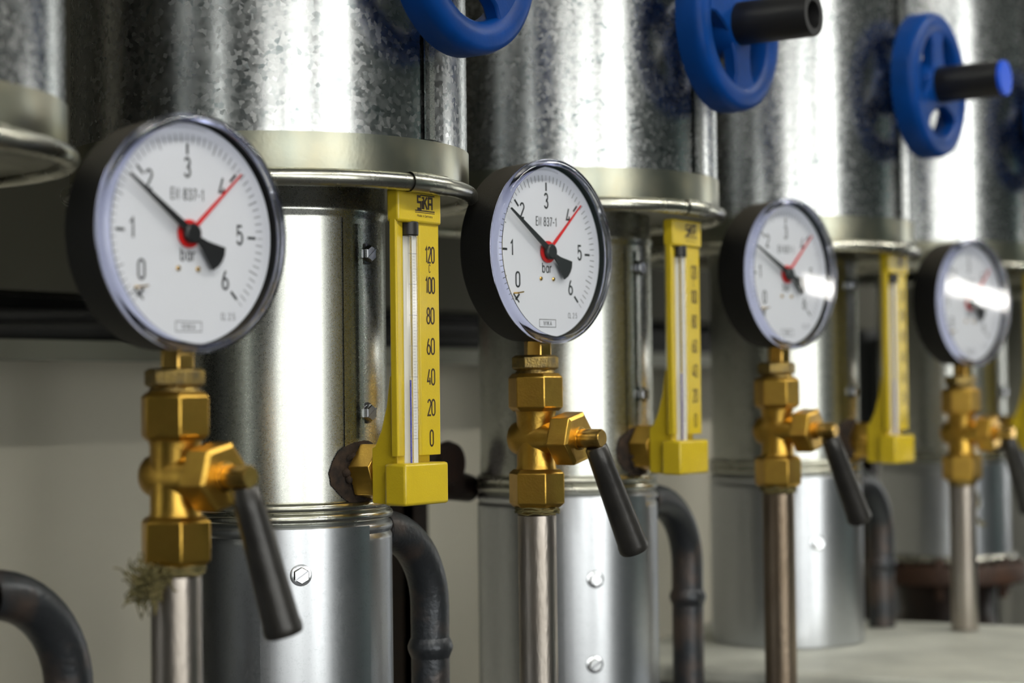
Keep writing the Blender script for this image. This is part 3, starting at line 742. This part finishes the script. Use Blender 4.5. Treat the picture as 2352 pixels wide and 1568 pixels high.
t0 = make_thermo()
for i in range(4):
    o = t0 if i == 0 else dup(t0, (0, 0, 0), 0, '')
    o.location = (TX[i], TY[i], H(TZ[i])); o['label'] = TL[i]

# ================================================================== blue handwheels
def make_wheel(capmat):
    t = thing('handwheel', '', 'handwheel', (0, 0, 0), 0, 'blue handwheels on the jackets')
    R = .0528
    b = MB()   # wheel plane at y = 0 facing -y ; rim profile (r, depth towards viewer)
    b.lathe([(.0535, -.0150), (.0545 - .001, -.0040), (.0520, .0005), (.0490, .0020), (.0445, .0022), (.0390, .0014), (.0372, -.0008), (.0368, -.0130), (.0400, -.0165), (.0500, -.0170)], 'blue', 96, X=RY, closed=True)
    b.build('rim', t, smooth=50)
    for k in range(3):
        a = math.radians(97 + 120 * k); b = MB(); d = Vector((math.cos(a), math.sin(a))); n_ = Vector((-d.y, d.x)); P = []
        q = [(.010, .0125), (.020, .0100), (.030, .0098), (.036, .0125), (.041, .0185)]
        P = [d * u + n_ * v for u, v in q] + [d * u - n_ * v for u, v in q[::-1]]
        b.prism([tuple(p) for p in P], -.0010, .0080, 'blue', X=FACE(.0)); b.build('spoke', t, smooth=30, bevel=.0015)
    b = MB(); b.lathe([(.0160, .0008), (.0180, -.002), (.0200, -.012), (.0185, -.026), (.0150, -.030)], 'blue', 40, X=RY); b.build('hub', t, smooth=50)
    b = MB(); b.lathe([(.0125, -.026), (.0125, -.045)], 'blackp', 32, X=RY); b.build('bonnet', t)
    b = MB()
    if capmat == 'open':
        b.lathe([(.0132, .0), (.0132, .0490), (.0128, .0500), (.0085, .0500), (.0080, .0490), (.0080, .030), (.0001, .030)], 'blackp', 40, X=RY); b.build('stem_sleeve', t, smooth=40)
    else:
        b.lathe([(.0132, .0), (.0132, .0480)], 'blackp', 40, X=RY); b.build('stem_sleeve', t, smooth=40)
        b = MB(); b.lathe([(.0128, .0478), (.0130, .0500), (.0124, .0510), (.0001, .0512)], 'blue_cap', 40, X=RY); b.build('end_cap', t, smooth=40)
    return t
WL = ['blue handwheel cut off by the top edge, on the nearest large jacket',
      'blue handwheel with an open black sleeve, upper middle of the picture',
      'whole blue handwheel with a bright blue end cap, upper right',
      'mostly hidden blue handwheel at the right edge of the picture']
w1 = make_wheel('open'); w3 = make_wheel('cap')
for i in range(4):
    o = w1 if i == 0 else (w3 if i == 2 else dup(w1 if i == 1 else w3, (0, 0, 0), 0, ''))
    o.location = (CX[i + 1] - (.038 if i == 3 else 0), CY[i + 1] + .005 - .135, H([.2215, .2255, .224, .224][i])); o['label'] = WL[i]
    o.rotation_euler = (0, math.radians([20, 60, 0, 30][i]), 0)

# ================================================================== things behind on the wall
b = MB(); b.box((-1.45, -.045, H(.074)), (4.3, 0, H(.75)), 'panel'); o = b.build('shaded_wall_panel', smooth=0); o.location = (2.0, WALL_Y - .002, 0)  # stands for plain wall; the jackets' shade is in its dark colour
tag(o, 'dark olive sheet for the shaded wall above the dark cable tray', 'wall panel')
t = thing('cable_tray', 'dark cable tray running along the wall behind the pipes', 'cable tray', (2.0, WALL_Y, H(0)))
b = MB(); b.box((-1.45, -.010, .035), (4.3, -.002, .073), 'tray'); b.box((-1.45, -.070, .035), (4.3, -.010, .037), 'tray'); b.build('back_panel', t, smooth=0)
b = MB(); b.box((-1.45, -.074, .026), (4.3, -.070, .040), 'tray_lip'); b.build('front_lip', t, smooth=0)
for k, (zz, yy, mm, nm, lb) in enumerate([(.056, -.035, 'cable', 'cable', 'thick black cable along the middle of the tray'), (.045, -.058, 'cable', 'cable', 'thick black cable lying at the front of the tray')]):
    b = MB(); pts = [(.6 + .1 * q * .74, WALL_Y + yy + .003 * math.sin(q * .9 + k), H(zz) + .002 * math.sin(q * 1.3 + k)) for q in range(75)]
    b.tube(pts, .0085, mm, 12); tag(b.build(nm), lb, 'cable', 'cables in the tray')
b = MB(); b.tube([(1.03, WALL_Y - .080, H(.042)), (1.06, WALL_Y - .082, H(.038)), (1.09, WALL_Y - .080, H(.041))], .004, 'cable_red', 10)
tag(b.build('cable_tie'), 'small red cable end under the tray behind the leftmost gauge', 'cable')

def cabinet(x0, x1, y0, ztop, label):
    t = thing('equipment_cabinet', label, 'cabinet', ((x0 + x1) / 2, WALL_Y, 0)); w2 = (x1 - x0) / 2
    b = MB(); b.box((-w2, y0 - WALL_Y, .08), (w2, -.08, ztop), 'cabinet'); b.build('body', t, smooth=0, bevel=.004)
    b = MB(); b.box((-w2 + .02, y0 - WALL_Y + .03, 0), (w2 - .02, -.1, .085), 'blackp'); b.build('plinth', t, smooth=0)
    n = max(1, round((x1 - x0) / .6))
    for k in range(n):
        a_ = -w2 + (x1 - x0) * k / n; b = MB(); b.box((a_ + .006, y0 - WALL_Y - .018, .1), (a_ + (x1 - x0) / n - .006, y0 - WALL_Y - .0005, ztop - .01), 'cabinet')
        d_ = b.build('door', t, smooth=0, bevel=.003); b = MB(); b.box((a_ + .05, y0 - WALL_Y - .035, ztop * .5 - .06), (a_ + .065, y0 - WALL_Y - .0175, ztop * .5 + .06), 'blackp'); b.build('handle', d_, smooth=0, bevel=.002)
cabinet(-3.0, .45, .82, 2.2, 'added tall dark cabinet outside the left edge, darkening the metal reflections')  # unseen, added so the nearest metal reflects something dark
cabinet(2.08, 4.4, .93, 1.47, 'low dark cabinet in shadow behind the farthest pipes at the right')
t = thing('pipe_fitting', 'dark brown iron fitting between the first thermometer and the second cladding', 'fitting', (1.016, .745, H(-.048)))
t.scale = (.8, .8, .8)
b = MB(); b.tube([(-.040, .0, .012), (-.022, 0, .012), (-.006, 0, .0), (.006, 0, -.012), (.030, 0, -.016)], [.010, .012, .016, .013, .011], 'dark_iron', 20); b.build('elbow', t, smooth=60)
b = MB(); b.lathe([(.0001, -.006), (.016, -.006), (.018, 0), (.016, .006), (.0001, .006)], 'dark_iron', 24, X=Matrix.Translation((-.012, -.010, .006)) @ RY); b.build('ear', t)

for (x, y, zt, lb) in ((1.134, .86, -.045, 'thin dark steel strut behind the nearest branch pipe'), (1.870, .83, -.045, 'blurred dark steel strut behind the third branch pipe')):
    b = MB(); b.box((-.010, -.004, 0), (.010, .004, H(zt)), 'dark_iron'); b.box((-.010, -.004, 0), (-.007, .020, H(zt)), 'dark_iron')
    o = b.build('support_strut', smooth=0); o.location = (x, y, 0); tag(o, lb, 'strut', 'steel struts behind the pipes')

# wall lamp far down the room, mirrored in the two farthest gauges
def wall_lamp():
    az = math.radians(-43.9); D = 5.2
    c = Vector((1.48, .58, H(.325))) + Vector((math.cos(az), math.sin(az), 0)) * D
    t = thing('wall_light', 'bright tube light at the far end of the room', 'light fitting', c, az + PI / 2)
    b = MB(); b.box((-.19, -.055, -.05), (.19, -.002, .05), 'lamp_body'); b.build('housing', t, smooth=0)
    b = MB(); b.box((-.17, .0, -.024), (.17, .03, .024), 'lamp_glow'); b.build('diffuser', t, smooth=0)
    t.rotation_euler = (0, math.radians(12), az + PI / 2)
    return t
wall_lamp()
